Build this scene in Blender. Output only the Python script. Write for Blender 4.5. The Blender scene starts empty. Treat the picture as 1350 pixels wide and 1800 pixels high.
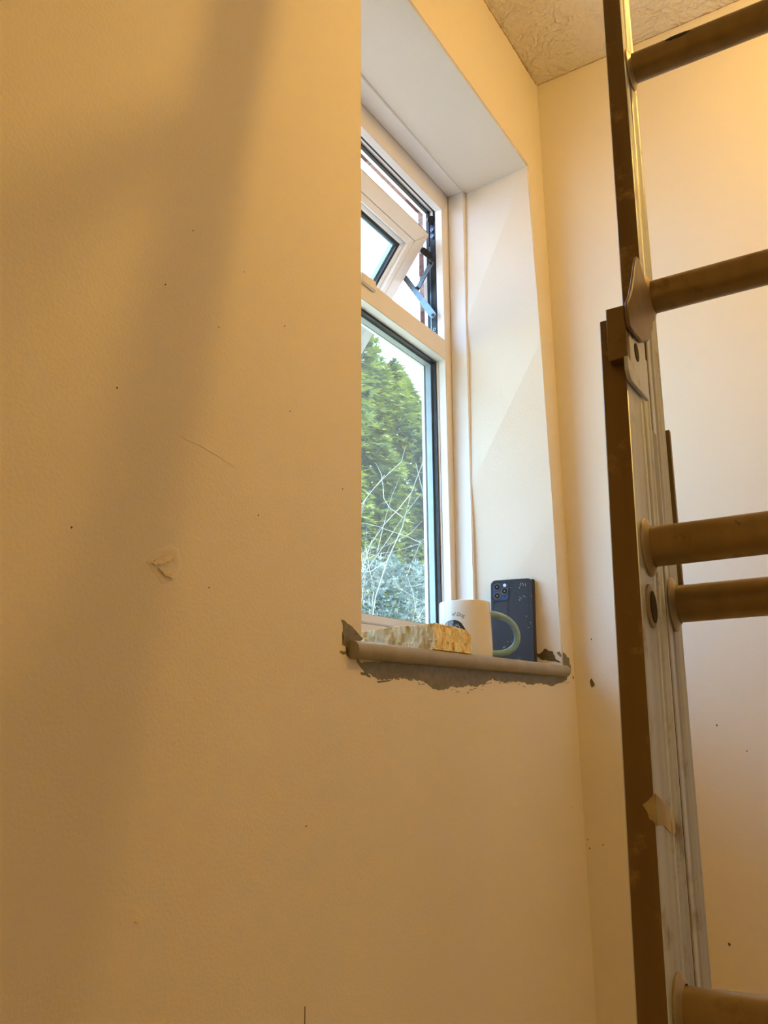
import bpy, bmesh, math, random
import numpy as np
from mathutils import Vector, Matrix, noise

SC = bpy.context.scene
COL = SC.collection
rnd = random.Random(7)

# ------------------------------------------------------------------ camera
F_PX = 1458.88
FWD = Vector((0.82454337, 0.51421078, 0.2360413))
RGT = Vector((0.53141578, -0.84703846, -0.01109573))
UPV = Vector((-0.19423052, -0.13458498, 0.97167967))
cam_data = bpy.data.cameras.new('camera')
cam = bpy.data.objects.new('camera', cam_data)
COL.objects.link(cam)
cam.matrix_world = Matrix(((RGT.x, UPV.x, -FWD.x, -1.60005),
                           (RGT.y, UPV.y, -FWD.y, -0.5625),
                           (RGT.z, UPV.z, -FWD.z, 1.0),
                           (0, 0, 0, 1)))
cam_data.sensor_fit = 'VERTICAL'
cam_data.sensor_height = 36.0
cam_data.lens = 36.0 * F_PX / 1800.0
cam_data.clip_start = 0.02
cam_data.clip_end = 200
SC.camera = cam

# ------------------------------------------------------------------ world, sun, lamp, added fill light, exposure
SC.view_settings.view_transform = 'Standard'
SC.view_settings.look = 'None'
SC.view_settings.gamma = 1.0
SC.view_settings.use_curve_mapping = False
SC.view_settings.exposure = 0.0
world = bpy.data.worlds.new('overcast_sky')
SC.world = world
world.use_nodes = True
bg = world.node_tree.nodes['Background']
bg.inputs[0].default_value = (0.49, 0.665, 1.0, 1)
bg.inputs[1].default_value = 9.4

sun_data = bpy.data.lights.new('sun', 'SUN')
sun_data.energy = 19.0
sun_data.angle = math.radians(3)
sun_data.color = (1.0, 0.93, 0.78)
sun = bpy.data.objects.new('sun', sun_data)
COL.objects.link(sun)
sun.rotation_euler = Vector((0.35, 1.0, -1.15)).to_track_quat('-Z', 'Y').to_euler()

for lamp_loc, lamp_power, lamp_size in (((-0.51, -0.92, 2.27), 14.3, 0.035), ((-2.45, -1.75, 2.25), 8.0, 0.10)):  # second one is an unseen fill, added to lift the left wall and soften shadows
    lamp_data = bpy.data.lights.new('ceiling_bulb_and_fill', 'POINT')
    lamp_data.energy = lamp_power
    lamp_data.color = (1.0, 0.55, 0.112)
    lamp_data.shadow_soft_size = lamp_size
    lamp = bpy.data.objects.new('ceiling_bulb_and_fill', lamp_data)
    COL.objects.link(lamp)
    lamp.location = lamp_loc


# ------------------------------------------------------------------ materials
def new_mat(name):
    m = bpy.data.materials.new(name)
    m.use_nodes = True
    nt = m.node_tree
    return m, nt, nt.nodes['Principled BSDF'], nt.nodes['Material Output']


def nd(nt, kind, **kw):
    n = nt.nodes.new(kind)
    for k, v in kw.items():
        if k in n.inputs:
            n.inputs[k].default_value = v
        else:
            setattr(n, k, v)
    return n


def coords(nt):
    return nt.nodes.new('ShaderNodeTexCoord').outputs['Object']


def ramp(nt, fac, stops):
    r = nt.nodes.new('ShaderNodeValToRGB')
    els = r.color_ramp.elements
    while len(els) < len(stops):
        els.new(0.5)
    for e, (pos, c) in zip(els, stops):
        e.position = pos
        e.color = (*c, 1)
    nt.links.new(fac, r.inputs[0])
    return r.outputs[0]


def bump(nt, bsdf, height, strength, dist, prev=None):
    b = nd(nt, 'ShaderNodeBump', Strength=strength, Distance=dist)
    nt.links.new(height, b.inputs['Height'])
    if prev is not None:
        nt.links.new(prev, b.inputs['Normal'])
    nt.links.new(b.outputs[0], bsdf.inputs['Normal'])
    return b.outputs[0]


def plain(name, col, rough=0.5, metal=0.0, noise_amt=0.06, scale=30.0, spec=0.5, bump_s=0.0):
    m, nt, b, _ = new_mat(name)
    n = nd(nt, 'ShaderNodeTexNoise', Scale=scale, Detail=4.0)
    nt.links.new(coords(nt), n.inputs['Vector'])
    lo = tuple(max(0, c * (1 - noise_amt)) for c in col)
    hi = tuple(min(1, c * (1 + noise_amt)) for c in col)
    nt.links.new(ramp(nt, n.outputs[0], [(0.35, lo), (0.65, hi)]), b.inputs['Base Color'])
    b.inputs['Roughness'].default_value = rough
    b.inputs['Metallic'].default_value = metal
    b.inputs['Specular IOR Level'].default_value = spec
    if bump_s:
        bump(nt, b, n.outputs[0], bump_s, 0.002)
    return m


def wall_paint(name, col, rough, stipple=0.25):
    m, nt, b, _ = new_mat(name)
    co = coords(nt)
    n1 = nd(nt, 'ShaderNodeTexNoise', Scale=2.2, Detail=5.0)
    n2 = nd(nt, 'ShaderNodeTexNoise', Scale=260.0, Detail=2.0)
    n3 = nd(nt, 'ShaderNodeTexNoise', Scale=14.0, Detail=3.0)
    for n in (n1, n2, n3):
        nt.links.new(co, n.inputs['Vector'])
    lo = tuple(c * 0.96 for c in col)
    nt.links.new(ramp(nt, n1.outputs[0], [(0.3, lo), (0.7, col)]), b.inputs['Base Color'])
    b.inputs['Roughness'].default_value = rough
    p = bump(nt, b, n3.outputs[0], 0.25, 0.004)
    bump(nt, b, n2.outputs[0], stipple, 0.0012, p)
    return m


def artex():
    m, nt, b, _ = new_mat('swirled_ceiling_plaster')
    co = coords(nt)
    v = nd(nt, 'ShaderNodeTexVoronoi', Scale=7.0, Randomness=1.0)
    nw = nd(nt, 'ShaderNodeTexNoise', Scale=16.0, Detail=4.0)
    nt.links.new(co, nw.inputs['Vector'])
    mixv = nd(nt, 'ShaderNodeMixRGB', Fac=0.10)
    nt.links.new(co, mixv.inputs[1])
    nt.links.new(nw.outputs['Color'], mixv.inputs[2])
    nt.links.new(mixv.outputs[0], v.inputs['Vector'])
    mul = nd(nt, 'ShaderNodeMath', operation='MULTIPLY')
    mul.inputs[1].default_value = 62.0
    nt.links.new(v.outputs['Distance'], mul.inputs[0])
    sn = nd(nt, 'ShaderNodeMath', operation='SINE')
    nt.links.new(mul.outputs[0], sn.inputs[0])
    n2 = nd(nt, 'ShaderNodeTexNoise', Scale=70.0, Detail=4.0)
    nt.links.new(co, n2.inputs['Vector'])
    b.inputs['Base Color'].default_value = (0.90, 0.86, 0.78, 1)
    b.inputs['Roughness'].default_value = 0.7
    m2 = nd(nt, 'ShaderNodeTexNoise', Scale=6.0, Detail=2.0)
    nt.links.new(co, m2.inputs['Vector'])
    gate = ramp(nt, m2.outputs[0], [(0.36, (0, 0, 0)), (0.55, (1, 1, 1))])
    gm = nd(nt, 'ShaderNodeMath', operation='MULTIPLY')
    nt.links.new(sn.outputs[0], gm.inputs[0])
    nt.links.new(gate, gm.inputs[1])
    p = bump(nt, b, gm.outputs[0], 0.55, 0.005)
    bump(nt, b, n2.outputs[0], 0.7, 0.010, p)
    return m


def aluminium(name, col, metal, rough, grime):
    m, nt, b, _ = new_mat(name)
    co = coords(nt)
    mp = nd(nt, 'ShaderNodeMapping')
    mp.inputs['Scale'].default_value = (60, 60, 3)
    nt.links.new(co, mp.inputs['Vector'])
    n1 = nd(nt, 'ShaderNodeTexNoise', Scale=1.0, Detail=5.0)
    nt.links.new(mp.outputs[0], n1.inputs['Vector'])
    n2 = nd(nt, 'ShaderNodeTexNoise', Scale=22.0, Detail=6.0, Roughness=0.7)
    nt.links.new(co, n2.inputs['Vector'])
    dark = tuple(c * 0.78 for c in col)
    c1 = ramp(nt, n1.outputs[0], [(0.3, dark), (0.7, col)])
    f = ramp(nt, n2.outputs[0], [(0.56, (0, 0, 0)), (0.74, (0.8, 0.8, 0.8))])
    mx = nd(nt, 'ShaderNodeMixRGB')
    nt.links.new(f, mx.inputs[0])
    nt.links.new(c1, mx.inputs[1])
    mx.inputs[2].default_value = (*grime, 1)
    nt.links.new(mx.outputs[0], b.inputs['Base Color'])
    b.inputs['Metallic'].default_value = metal
    rr = ramp(nt, n2.outputs[0], [(0.3, (rough - .06,) * 3), (0.7, (rough + .15,) * 3)])
    nt.links.new(rr, b.inputs['Roughness'])
    bump(nt, b, n1.outputs[0], 0.12, 0.001)
    return m


def glass(name, haze):
    m, nt, b, out = new_mat(name)
    nt.nodes.remove(b)
    tr = nd(nt, 'ShaderNodeBsdfTransparent')
    tr.inputs[0].default_value = (0.93, 0.98, 0.97, 1)
    gl = nd(nt, 'ShaderNodeBsdfGlossy', Roughness=0.02)
    lw = nd(nt, 'ShaderNodeLayerWeight', Blend=0.5)
    pw = nd(nt, 'ShaderNodeMath', operation='POWER')
    pw.inputs[1].default_value = 4.0
    nt.links.new(lw.outputs['Facing'], pw.inputs[0])
    fr = nd(nt, 'ShaderNodeMath', operation='MULTIPLY_ADD')
    fr.inputs[1].default_value = 0.7
    fr.inputs[2].default_value = 0.03
    nt.links.new(pw.outputs[0], fr.inputs[0])
    m1 = nt.nodes.new('ShaderNodeMixShader')
    nt.links.new(fr.outputs[0], m1.inputs[0])
    nt.links.new(tr.outputs[0], m1.inputs[1])
    nt.links.new(gl.outputs[0], m1.inputs[2])
    tl = nd(nt, 'ShaderNodeBsdfTranslucent')
    tl.inputs[0].default_value = (0.85, 0.9, 0.92, 1)
    n = nd(nt, 'ShaderNodeTexNoise', Scale=12.0, Detail=4.0)
    nt.links.new(coords(nt), n.inputs['Vector'])
    f = ramp(nt, n.outputs[0], [(0.3, (haze * 0.7,) * 3), (0.7, (haze * 1.3,) * 3)])
    m2 = nt.nodes.new('ShaderNodeMixShader')
    nt.links.new(f, m2.inputs[0])
    nt.links.new(m1.outputs[0], m2.inputs[1])
    nt.links.new(tl.outputs[0], m2.inputs[2])
    nt.links.new(m2.outputs[0], out.inputs['Surface'])
    return m


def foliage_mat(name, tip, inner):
    """Leaf colour from the vertex attribute "tip" (0 inner growth, conifer shade painted in, 1 young tips)."""
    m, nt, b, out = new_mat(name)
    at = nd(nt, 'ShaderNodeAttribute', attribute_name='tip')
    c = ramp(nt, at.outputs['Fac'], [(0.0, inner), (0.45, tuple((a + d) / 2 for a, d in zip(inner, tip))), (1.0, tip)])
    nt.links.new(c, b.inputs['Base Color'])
    b.inputs['Roughness'].default_value = 0.5
    tl = nt.nodes.new('ShaderNodeBsdfTranslucent')
    nt.links.new(c, tl.inputs[0])
    mx = nd(nt, 'ShaderNodeMixShader', Fac=0.35)
    nt.links.new(b.outputs[0], mx.inputs[1])
    nt.links.new(tl.outputs[0], mx.inputs[2])
    nt.links.new(mx.outputs[0], out.inputs['Surface'])
    return m


def sponge_mat():
    m, nt, b, _ = new_mat('natural_yellow_sponge')
    co = coords(nt)
    mp = nd(nt, 'ShaderNodeMapping')
    mp.inputs['Scale'].default_value = (1, 1, 0.45)
    nt.links.new(co, mp.inputs['Vector'])
    v = nd(nt, 'ShaderNodeTexVoronoi', Scale=230.0)
    n = nd(nt, 'ShaderNodeTexNoise', Scale=60.0, Detail=5.0, Roughness=0.65)
    nt.links.new(mp.outputs[0], v.inputs['Vector'])
    nt.links.new(mp.outputs[0], n.inputs['Vector'])
    c1 = ramp(nt, n.outputs[0], [(0.34, (0.60, 0.40, 0.16)), (0.45, (0.88, 0.72, 0.40)), (0.56, (0.95, 0.89, 0.70))])
    nt.links.new(c1, b.inputs['Base Color'])
    b.inputs['Roughness'].default_value = 0.95
    b.inputs['Subsurface Weight'].default_value = 0.5
    b.inputs['Subsurface Radius'].default_value = (0.030, 0.022, 0.012)
    p = bump(nt, b, v.outputs['Distance'], 0.6, 0.003)
    bump(nt, b, n.outputs[0], 0.5, 0.004, p)
    return m


CREAM = (0.83, 0.79, 0.715)
M = {
    'wall': wall_paint('cream_wall_paint', CREAM, 0.55, 0.40),
    'wall_sheen': wall_paint('cream_satin_wall_paint', CREAM, 0.30, 0.16),
    'ceiling': artex(),
    'floor': plain('pale_boarded_floor', (0.62, 0.53, 0.40), 0.6, scale=6, noise_amt=0.12),
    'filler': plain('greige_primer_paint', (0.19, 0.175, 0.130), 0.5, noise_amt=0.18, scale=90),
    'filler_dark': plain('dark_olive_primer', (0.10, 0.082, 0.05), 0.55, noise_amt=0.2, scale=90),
    'chip': plain('bare_plaster', (0.86, 0.78, 0.62), 0.8, noise_amt=0.1, scale=200, bump_s=0.4),
    'joint': plain('brown_joint_grime', (0.36, 0.24, 0.12), 0.85, noise_amt=0.35, scale=120),
    'crack': plain('dark_brown_crack', (0.16, 0.10, 0.05), 0.8),  # dark brown of the wall crack and small specks
    'sill': plain('greige_satin_sill_paint', (0.32, 0.295, 0.235), 0.38, noise_amt=0.10, scale=25, bump_s=0.15),
    'upvc': plain('white_plastic', (0.84, 0.83, 0.82), 0.32, noise_amt=0.02, scale=12),
    'rubber': plain('black_rubber_gasket', (0.010, 0.010, 0.012), 0.45),
    'spacer': plain('grey_spacer_bar', (0.30, 0.34, 0.36), 0.35, metal=0.4),
    'steel': plain('zinc_plated_steel', (0.17, 0.21, 0.25), 0.35, metal=0.8, noise_amt=0.1, scale=80),
    'dark_steel': plain('grimy_steel', (0.03, 0.03, 0.03), 0.45, metal=0.5, noise_amt=0.3, scale=80),
    'black': plain('black_plastic', (0.012, 0.012, 0.014), 0.4),
    'glass': glass('clear_glass', 0.004),
    'glass_dirty': glass('dusty_glass', 0.006),
    'brick': plain('red_brick', (0.085, 0.034, 0.024), 0.9, noise_amt=0.35, scale=120, bump_s=0.6),
    'brick_pink': plain('pink_brick', (0.22, 0.13, 0.10), 0.9, noise_amt=0.3, scale=120, bump_s=0.6),
    'mortar': plain('grey_mortar', (0.17, 0.13, 0.105), 0.95, noise_amt=0.25, scale=150, bump_s=0.6),
    'cobweb': plain('grey_cobweb_thread', (0.55, 0.5, 0.42), 0.9),
    'stile': aluminium('aged_aluminium_stile', (0.54, 0.62, 0.78), 0.42, 0.36, (0.13, 0.08, 0.035)),
    'stile_front': aluminium('darker_brown_aluminium', (0.19, 0.122, 0.055), 0.55, 0.34, (0.40, 0.28, 0.12)),
    'rung': aluminium('brown_stained_aluminium_rung', (0.30, 0.215, 0.115), 0.6, 0.33, (0.10, 0.055, 0.02)),
    'flange': aluminium('aluminium_ferrule', (0.38, 0.32, 0.25), 0.55, 0.35, (0.14, 0.09, 0.05)),
    'wedge': plain('brown_grey_plastic_wedge', (0.15, 0.105, 0.085), 0.45, noise_amt=0.15, scale=40),
    'hook': aluminium('dark_steel_guide_hook', (0.20, 0.14, 0.07), 0.5, 0.42, (0.07, 0.04, 0.015)),
    'blue_strip': plain('blue_grey_label_strip', (0.27, 0.30, 0.32), 0.5),
    'splash': plain('cream_paint_splash', (0.43, 0.37, 0.26), 0.6, noise_amt=0.2),
    'hole': plain('dark_bore', (0.02, 0.012, 0.007), 0.8),
    'rubber_foot': plain('black_rubber_foot', (0.02, 0.02, 0.02), 0.8),
    'sponge': sponge_mat(),
    'ceramic': plain('white_glazed_ceramic', (0.84, 0.83, 0.80), 0.12, noise_amt=0.01),
    'sage': plain('sage_green_glaze', (0.24, 0.47, 0.70), 0.14, noise_amt=0.03),
    'ink': plain('black_printed_ink', (0.035, 0.035, 0.045), 0.25),
    'ink_tan': plain('tan_printed_ink', (0.52, 0.26, 0.16), 0.25, noise_amt=0.15, scale=300),
    'ink_grey_and_sheen': plain('grey_ink_and_reflection', (0.20, 0.23, 0.29), 0.25, noise_amt=0.2, scale=300),  # brow print, also the window reflection painted on the mug
    'ink_pale': plain('pale_printed_ink', (0.75, 0.75, 0.78), 0.25),
    'case': plain('navy_leatherette', (0.020, 0.024, 0.037), 0.42, noise_amt=0.15, scale=260, bump_s=0.2),
    'case_edge': plain('black_case_edge', (0.012, 0.013, 0.018), 0.4),
    'module': plain('blue_glass_camera_island', (0.05, 0.10, 0.24), 0.15, metal=0.3, noise_amt=0.05),
    'lens_ring': plain('steel_blue_lens_ring', (0.30, 0.36, 0.46), 0.2, metal=0.9),
    'lens': plain('dark_lens_glass', (0.008, 0.009, 0.014), 0.06),
    'flash': plain('white_flash_lens', (0.85, 0.85, 0.80), 0.2),
    'fleck': plain('white_paint_fleck', (0.80, 0.79, 0.76), 0.6),
    'bark': plain('brown_bark', (0.13, 0.09, 0.06), 0.9, noise_amt=0.3, scale=20),
    'twig': plain('pale_grey_twig', (0.23, 0.215, 0.19), 0.8, noise_amt=0.15, scale=20),
    'leaf_a': foliage_mat('conifer_fronds', (0.26, 0.275, 0.030), (0.016, 0.085, 0.095)),  # bluish inner colour paints in the shade between fronds
    'leaf_b': foliage_mat('pale_shrub_leaves', (0.34, 0.40, 0.38), (0.025, 0.06, 0.045)),
    'soil': plain('pale_garden_paving', (0.66, 0.55, 0.38), 0.95, noise_amt=0.4, scale=3),
}


# ------------------------------------------------------------------ mesh helpers
def link(name, mesh, mat=None, parent=None, smooth=False):
    o = bpy.data.objects.new(name, mesh)
    COL.objects.link(o)
    if mat is not None and not mesh.materials:
        mesh.materials.append(M[mat])
    if parent is not None:
        o.parent = parent
    if smooth:
        mesh.polygons.foreach_set('use_smooth', [True] * len(mesh.polygons))
    return o


def finish(name, bm, mat, parent=None, smooth=False, bevel=0.0, seg=2):
    if bevel:
        bm.normal_update()
        ed = [e for e in bm.edges if len(e.link_faces) == 2 and e.calc_face_angle(0) > 0.6]
        bmesh.ops.bevel(bm, geom=ed, offset=bevel, segments=seg, affect='EDGES', clamp_overlap=True)
    bmesh.ops.recalc_face_normals(bm, faces=bm.faces)
    me = bpy.data.meshes.new(name)
    bm.to_mesh(me)
    bm.free()
    o = link(name, me, mat, parent)
    if smooth:
        me.polygons.foreach_set('use_smooth', [True] * len(me.polygons))
        me.set_sharp_from_angle(angle=math.radians(40))
    return o


def add_box(bm, a, b, fn=None):
    vs = []
    for x in (a[0], b[0]):
        for y in (a[1], b[1]):
            for z in (a[2], b[2]):
                c = (x, y, z)
                vs.append(bm.verts.new(fn(c) if fn else c))
    for f in ((0, 1, 3, 2), (4, 6, 7, 5), (0, 4, 5, 1), (2, 3, 7, 6), (0, 2, 6, 4), (1, 5, 7, 3)):
        bm.faces.new([vs[i] for i in f])


def box(name, a, b, mat, parent=None, bevel=0.0, fn=None, smooth=False):
    bm = bmesh.new()
    add_box(bm, a, b, fn)
    return finish(name, bm, mat, parent, bevel=bevel, smooth=smooth or bevel > 0)


def add_prism(bm, pts_a, pts_b):
    """Solid between two matching closed outlines of 3-D points."""
    va = [bm.verts.new(p) for p in pts_a]
    vb = [bm.verts.new(p) for p in pts_b]
    n = len(va)
    bm.faces.new(va)
    bm.faces.new(list(reversed(vb)))
    for i in range(n):
        j = (i + 1) % n
        bm.faces.new((va[i], vb[i], vb[j], va[j]))


def add_tube(bm, path, rad, seg=10, caps=True, flat=1.0, ref=None):
    """Tube along path; rad a number or a list; flat squeezes it along ref."""
    path = [Vector(p) for p in path]
    rings = []
    for i, p in enumerate(path):
        t = (path[min(i + 1, len(path) - 1)] - path[max(i - 1, 0)]).normalized()
        r0 = Vector(ref) if ref is not None else (Vector((0, 0, 1)) if abs(t.z) < 0.9 else Vector((1, 0, 0)))
        u = (r0 - t * r0.dot(t)).normalized()
        v = t.cross(u)
        r = rad[i] if isinstance(rad, (list, tuple)) else rad
        rings.append([bm.verts.new(p + u * (math.cos(2 * math.pi * k / seg) * r * flat) + v * (math.sin(2 * math.pi * k / seg) * r)) for k in range(seg)])
    for a, b in zip(rings, rings[1:]):
        for k in range(seg):
            bm.faces.new((a[k], a[(k + 1) % seg], b[(k + 1) % seg], b[k]))
    if caps:
        bm.faces.new(list(reversed(rings[0])))
        bm.faces.new(rings[-1])


def add_lathe(bm, prof, seg=48, origin=(0, 0, 0)):
    o = Vector(origin)
    rings = []
    for r, z in prof:
        if r < 1e-6:
            rings.append([bm.verts.new(o + Vector((0, 0, z)))])
        else:
            rings.append([bm.verts.new(o + Vector((r * math.cos(2 * math.pi * k / seg), r * math.sin(2 * math.pi * k / seg), z))) for k in range(seg)])
    for a, b in zip(rings, rings[1:]):
        for k in range(seg):
            j = (k + 1) % seg
            if len(a) == 1:
                bm.faces.new((a[0], b[k], b[j]))
            elif len(b) == 1:
                bm.faces.new((a[k], b[0], a[j]))
            else:
                bm.faces.new((a[k], b[k], b[j], a[j]))


def add_ring(bm, x0, x1, z0, z1, w, y0, y1, fn=None, gap=0.0, sides='lrbt'):
    """Rectangular frame, four mitred bars of width w from the outer rectangle inwards; y0..y1 deep."""
    i0, i1, k0, k1 = x0 + w, x1 - w, z0 + w, z1 - w
    bars = {
        'b': [(x0, z0), (x1, z0), (i1, k0), (i0, k0)],
        't': [(x0, z1), (i0, k1), (i1, k1), (x1, z1)],
        'l': [(x0, z0), (i0, k0), (i0, k1), (x0, z1)],
        'r': [(x1, z0), (x1, z1), (i1, k1), (i1, k0)],
    }
    sh = {'b': (0, -gap), 't': (0, gap), 'l': (-gap, 0), 'r': (gap, 0)}
    fn = fn or (lambda c: c)
    for s in sides:
        dx, dz = sh[s]
        pts = [(x + dx, z + dz) for x, z in bars[s]]
        add_prism(bm, [fn((x, y0, z)) for x, z in pts], [fn((x, y1, z)) for x, z in pts])


def ring(name, rect, w, y0, y1, mat, parent, fn=None, gap=0.0, bevel=0.0, sides='lrbt'):
    bm = bmesh.new()
    add_ring(bm, *rect, w, y0, y1, fn, gap, sides)
    return finish(name, bm, mat, parent, bevel=bevel, smooth=bevel > 0)


def thing(name, label, cat, loc=(0, 0, 0), group=None):
    o = bpy.data.objects.new(name, None)
    o.empty_display_size = 0.1
    COL.objects.link(o)
    o.location = loc
    return tag(o, label, cat, group)


def tag(o, label, cat, group=None):
    o['label'] = label
    o['category'] = cat
    if group:
        o['group'] = group
    return o


def struct(o, label=None):
    o['kind'] = 'structure'
    if label:
        o['label'] = label
    return o


def clear_rest(root):
    """Children are modelled in world space: cancel the root's own transform."""
    bpy.context.view_layer.update()
    inv = root.matrix_world.inverted()
    for c in root.children:
        c.matrix_parent_inverse = inv


def interp(x, xs, ys):
    return float(np.interp(x, xs, ys))


# ------------------------------------------------------------------ room shell
CEIL = 2.426
XL, YB = -3.2, -2.3            # far left wall and back wall of the room

# window wall with its opening; the old opening is slightly out of plumb
HOLE_F = [(-0.7502, 1.070), (-0.7430, 2.160), (-0.0893, 2.157), (-0.0766, 1.747), (-0.0654, 1.385), (-0.0570, 1.070)]
HOLE_B = [(-0.7400, 1.070), (-0.7350, 2.163), (-0.0690, 2.156), (-0.0895, 1.747), (-0.1030, 1.385), (-0.1050, 1.070)]
WALL_T = 0.20


def window_wall():
    bm = bmesh.new()
    outer = [(XL, 0.0), (XL, CEIL + .1), (0.0, CEIL + .1), (0.0, 0.0)]
    loops = []
    for y, hole in ((0.0, HOLE_F), (WALL_T, HOLE_B)):
        o = [bm.verts.new((x, y, z)) for x, z in outer]
        h = [bm.verts.new((x, y, z)) for x, z in hole]
        loops.append((o, h))
        for f in ([o[0], o[1], h[1], h[0]], [o[1], o[2], h[2], h[1]],
                  [o[2], o[3], h[5], h[4], h[3], h[2]], [o[3], o[0], h[0], h[5]]):
            bm.faces.new(f if y == 0 else list(reversed(f)))
    (o0, h0), (o1, h1) = loops
    for a, b in ((o0, o1), (h0, h1)):
        for i in range(len(a)):
            j = (i + 1) % len(a)
            bm.faces.new((a[i], a[j], b[j], b[i]))
    bm.edges.ensure_lookup_table()
    ed = [e for e in bm.edges if e.verts[0] in h0 and e.verts[1] in h0]
    bmesh.ops.bevel(bm, geom=ed, offset=0.003, segments=3, affect='EDGES')
    return finish('wall_window', bm, 'wall', smooth=False)


wall_window = struct(window_wall(), 'cream painted wall with the deep window opening')
wall_right = struct(box('wall_right', (0, YB - .1, 0), (0.12, WALL_T, CEIL + .1), 'wall_sheen'), 'satin cream wall behind the ladder')
struct(box('wall_left', (XL - .12, YB - .1, 0), (XL, WALL_T, CEIL + .1), 'wall'))
struct(box('wall_back', (XL, YB - .12, 0), (0, YB, CEIL + .1), 'wall'))
struct(box('ceiling', (XL - .12, YB - .12, CEIL), (0.12, WALL_T, CEIL + .12), 'ceiling'), 'ceiling of cream swirled plaster')
struct(box('floor', (XL - .12, YB - .12, -0.1), (0.12, WALL_T, 0), 'floor'))


# ------------------------------------------------------------------ window
win = bpy.data.objects.new('window_1', None)
COL.objects.link(win)
win.location = (-0.42, 0.2, 1.085)
struct(win, 'white plastic window, top sash open over a fixed pane')


def warp(c):                    # the frame's own lean, right jamb
    x, y, z = c
    k = interp(x, [-0.7, -0.12], [0, 1])
    return (x + k * (interp(z, [1.2, 1.47, 2.1], [-0.1265, -0.1240, -0.1165]) + 0.12), y, z)


def warp_trim(c):
    x, y, z = c
    k = interp(x, [-0.7, -0.1], [0, 1])
    return (x + k * (interp(z, [1.2, 1.47, 2.15], [-0.1085, -0.108, -0.0855]) + 0.10), y, z)


XW0, XW1 = -0.715, -0.12        # clear opening inside the frame
ZT0, ZT1 = 1.739, 1.7855        # transom
ZH, ZB = 2.1065, 1.163          # head underside, bottom bead top
# cover trims between plaster and frame
for s, nm in (('r', 'cover_trim'), ('t', 'cover_trim'), ('l', 'cover_trim')):
    ring(nm, (-0.752, -0.058, 1.05, 2.197), 0.042, 0.160, 0.1995, 'upvc', win, warp_trim, bevel=0.0015, sides=s)
# outer frame: inner stop, deeper rebate for the opening light, and outer leg
bm = bmesh.new()
add_ring(bm, XW0 - .06, XW1 + .06, 1.103, ZH + .06, .06, .2, .2175, warp, sides='lrt')
add_ring(bm, XW0 - .06, XW1 + .06, 1.103, ZH + .06, .044, .2175, .258, warp, sides='lrt')
finish('outer_frame', bm, 'upvc', win, bevel=0.001, smooth=True)
box('bottom_rail', (XW0 - .06, .2, 1.086), (XW1 + .06, .258, 1.1462), 'upvc', win, .0012, warp)
box('bottom_bead', (XW0 - .002, .201, 1.1474), (XW1 + .002, .2225, ZB), 'upvc', win, .002, warp)
box('transom', (XW0 - .002, .2, ZT0), (XW1 + .002, .258, ZT1), 'upvc', win, .0012, warp)
# jambs thicken beside the fixed pane
for nm, xa, xb in (('fixed_bead', XW1 - .001, XW1 + .03), ('fixed_bead', XW0 - .03, XW0 + .001)):
    box(nm, (xa, .2176, ZB - .03), (xb, .2225, ZT0 + .01), 'upvc', win, 0, warp)
    box(nm, (xa, .2500, ZB - .03), (xb, .2578, ZT0 + .01), 'upvc', win, 0, warp)
R_FIX = (XW0 - .003, XW1 + .003, ZB - .003, ZT0 + .003)
g = ring('gasket', R_FIX, .0075, .2220, .2285, 'rubber', win, warp)
ring('spacer_bar', R_FIX, .010, .2330, .2455, 'spacer', win, warp)
ring('outer_gasket', R_FIX, .006, .2490, .2515, 'rubber', win, warp)
ring('outer_leg', (XW0 - .03, XW1 + .03, ZB - .03, ZT0 + .03), .034, .2516, .2580, 'upvc', win, warp)
for y in (.2286, .2457):
    box('fixed_pane', (XW0 - .002, y, ZB - .002), (XW1 + .002, y + .004, ZT0 + .002), 'glass_dirty', win, 0, warp)
# rubber seals of the opening light
ring('frame_seal', (XW0 - .012, XW1 + .012, ZT1 - .002, ZH + .012), .0085, .2176, .2215, 'rubber', win, warp, sides='lrt')
ring('frame_groove', (XW0 - .0155, XW1 + .0155, ZT1 - .002, ZH + .0155), .003, .2270, .2300, 'dark_steel', win, warp, sides='lrt')
ring('frame_seal', (XW0 - .0155, XW1 + .0155, ZT1 - .002, ZH + .0155), .004, .2400, .2470, 'rubber', win, warp, sides='lrt')

# the open sash: top hung, slid down and swung out at the foot
TILT = math.radians(37.0)
SA = Vector((0, math.sin(TILT), -math.cos(TILT)))     # down the sash
SF = Vector((0, -math.cos(TILT), -math.sin(TILT)))    # its room face normal
SQ = Vector((-0.135, 0.2235, 2.040))
SLEN, SWID = 0.335, 0.565


def sash_pt(c):                 # (x from right edge to the left negative, depth outwards, distance down)
    x, d, s = c
    return tuple(SQ + Vector((x, 0, 0)) + SA * s - SF * d)


sash = ring('sash', (-SWID, 0, 0, SLEN), .0318, 0.0, .052, 'upvc', win, sash_pt, gap=0.0004, bevel=.0012)
sash['label'] = 'white opening sash swung outwards'
ring('sash_step', (-SWID + .0326, -.0326, .0326, SLEN - .0326), .0138, .0006, .046, 'upvc', sash, sash_pt, gap=0.0003, bevel=.0008)
ring('sash_bead', (-SWID + .0466, -.0466, .0466, SLEN - .0466), .0098, .009, .040, 'upvc', sash, sash_pt, gap=0.0003, bevel=.002)
ring('sash_gasket', (-SWID + .056, -.056, .056, SLEN - .056), .0062, .0125, .017, 'rubber', sash, sash_pt)
ring('sash_spacer', (-SWID + .054, -.054, .054, SLEN - .054), .011, .0215, .032, 'spacer', sash, sash_pt)
ring('sash_seal', (-SWID - .0035, .0035, -.0035, SLEN + .0035), .006, .008, .0125, 'rubber', sash, sash_pt)
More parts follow.
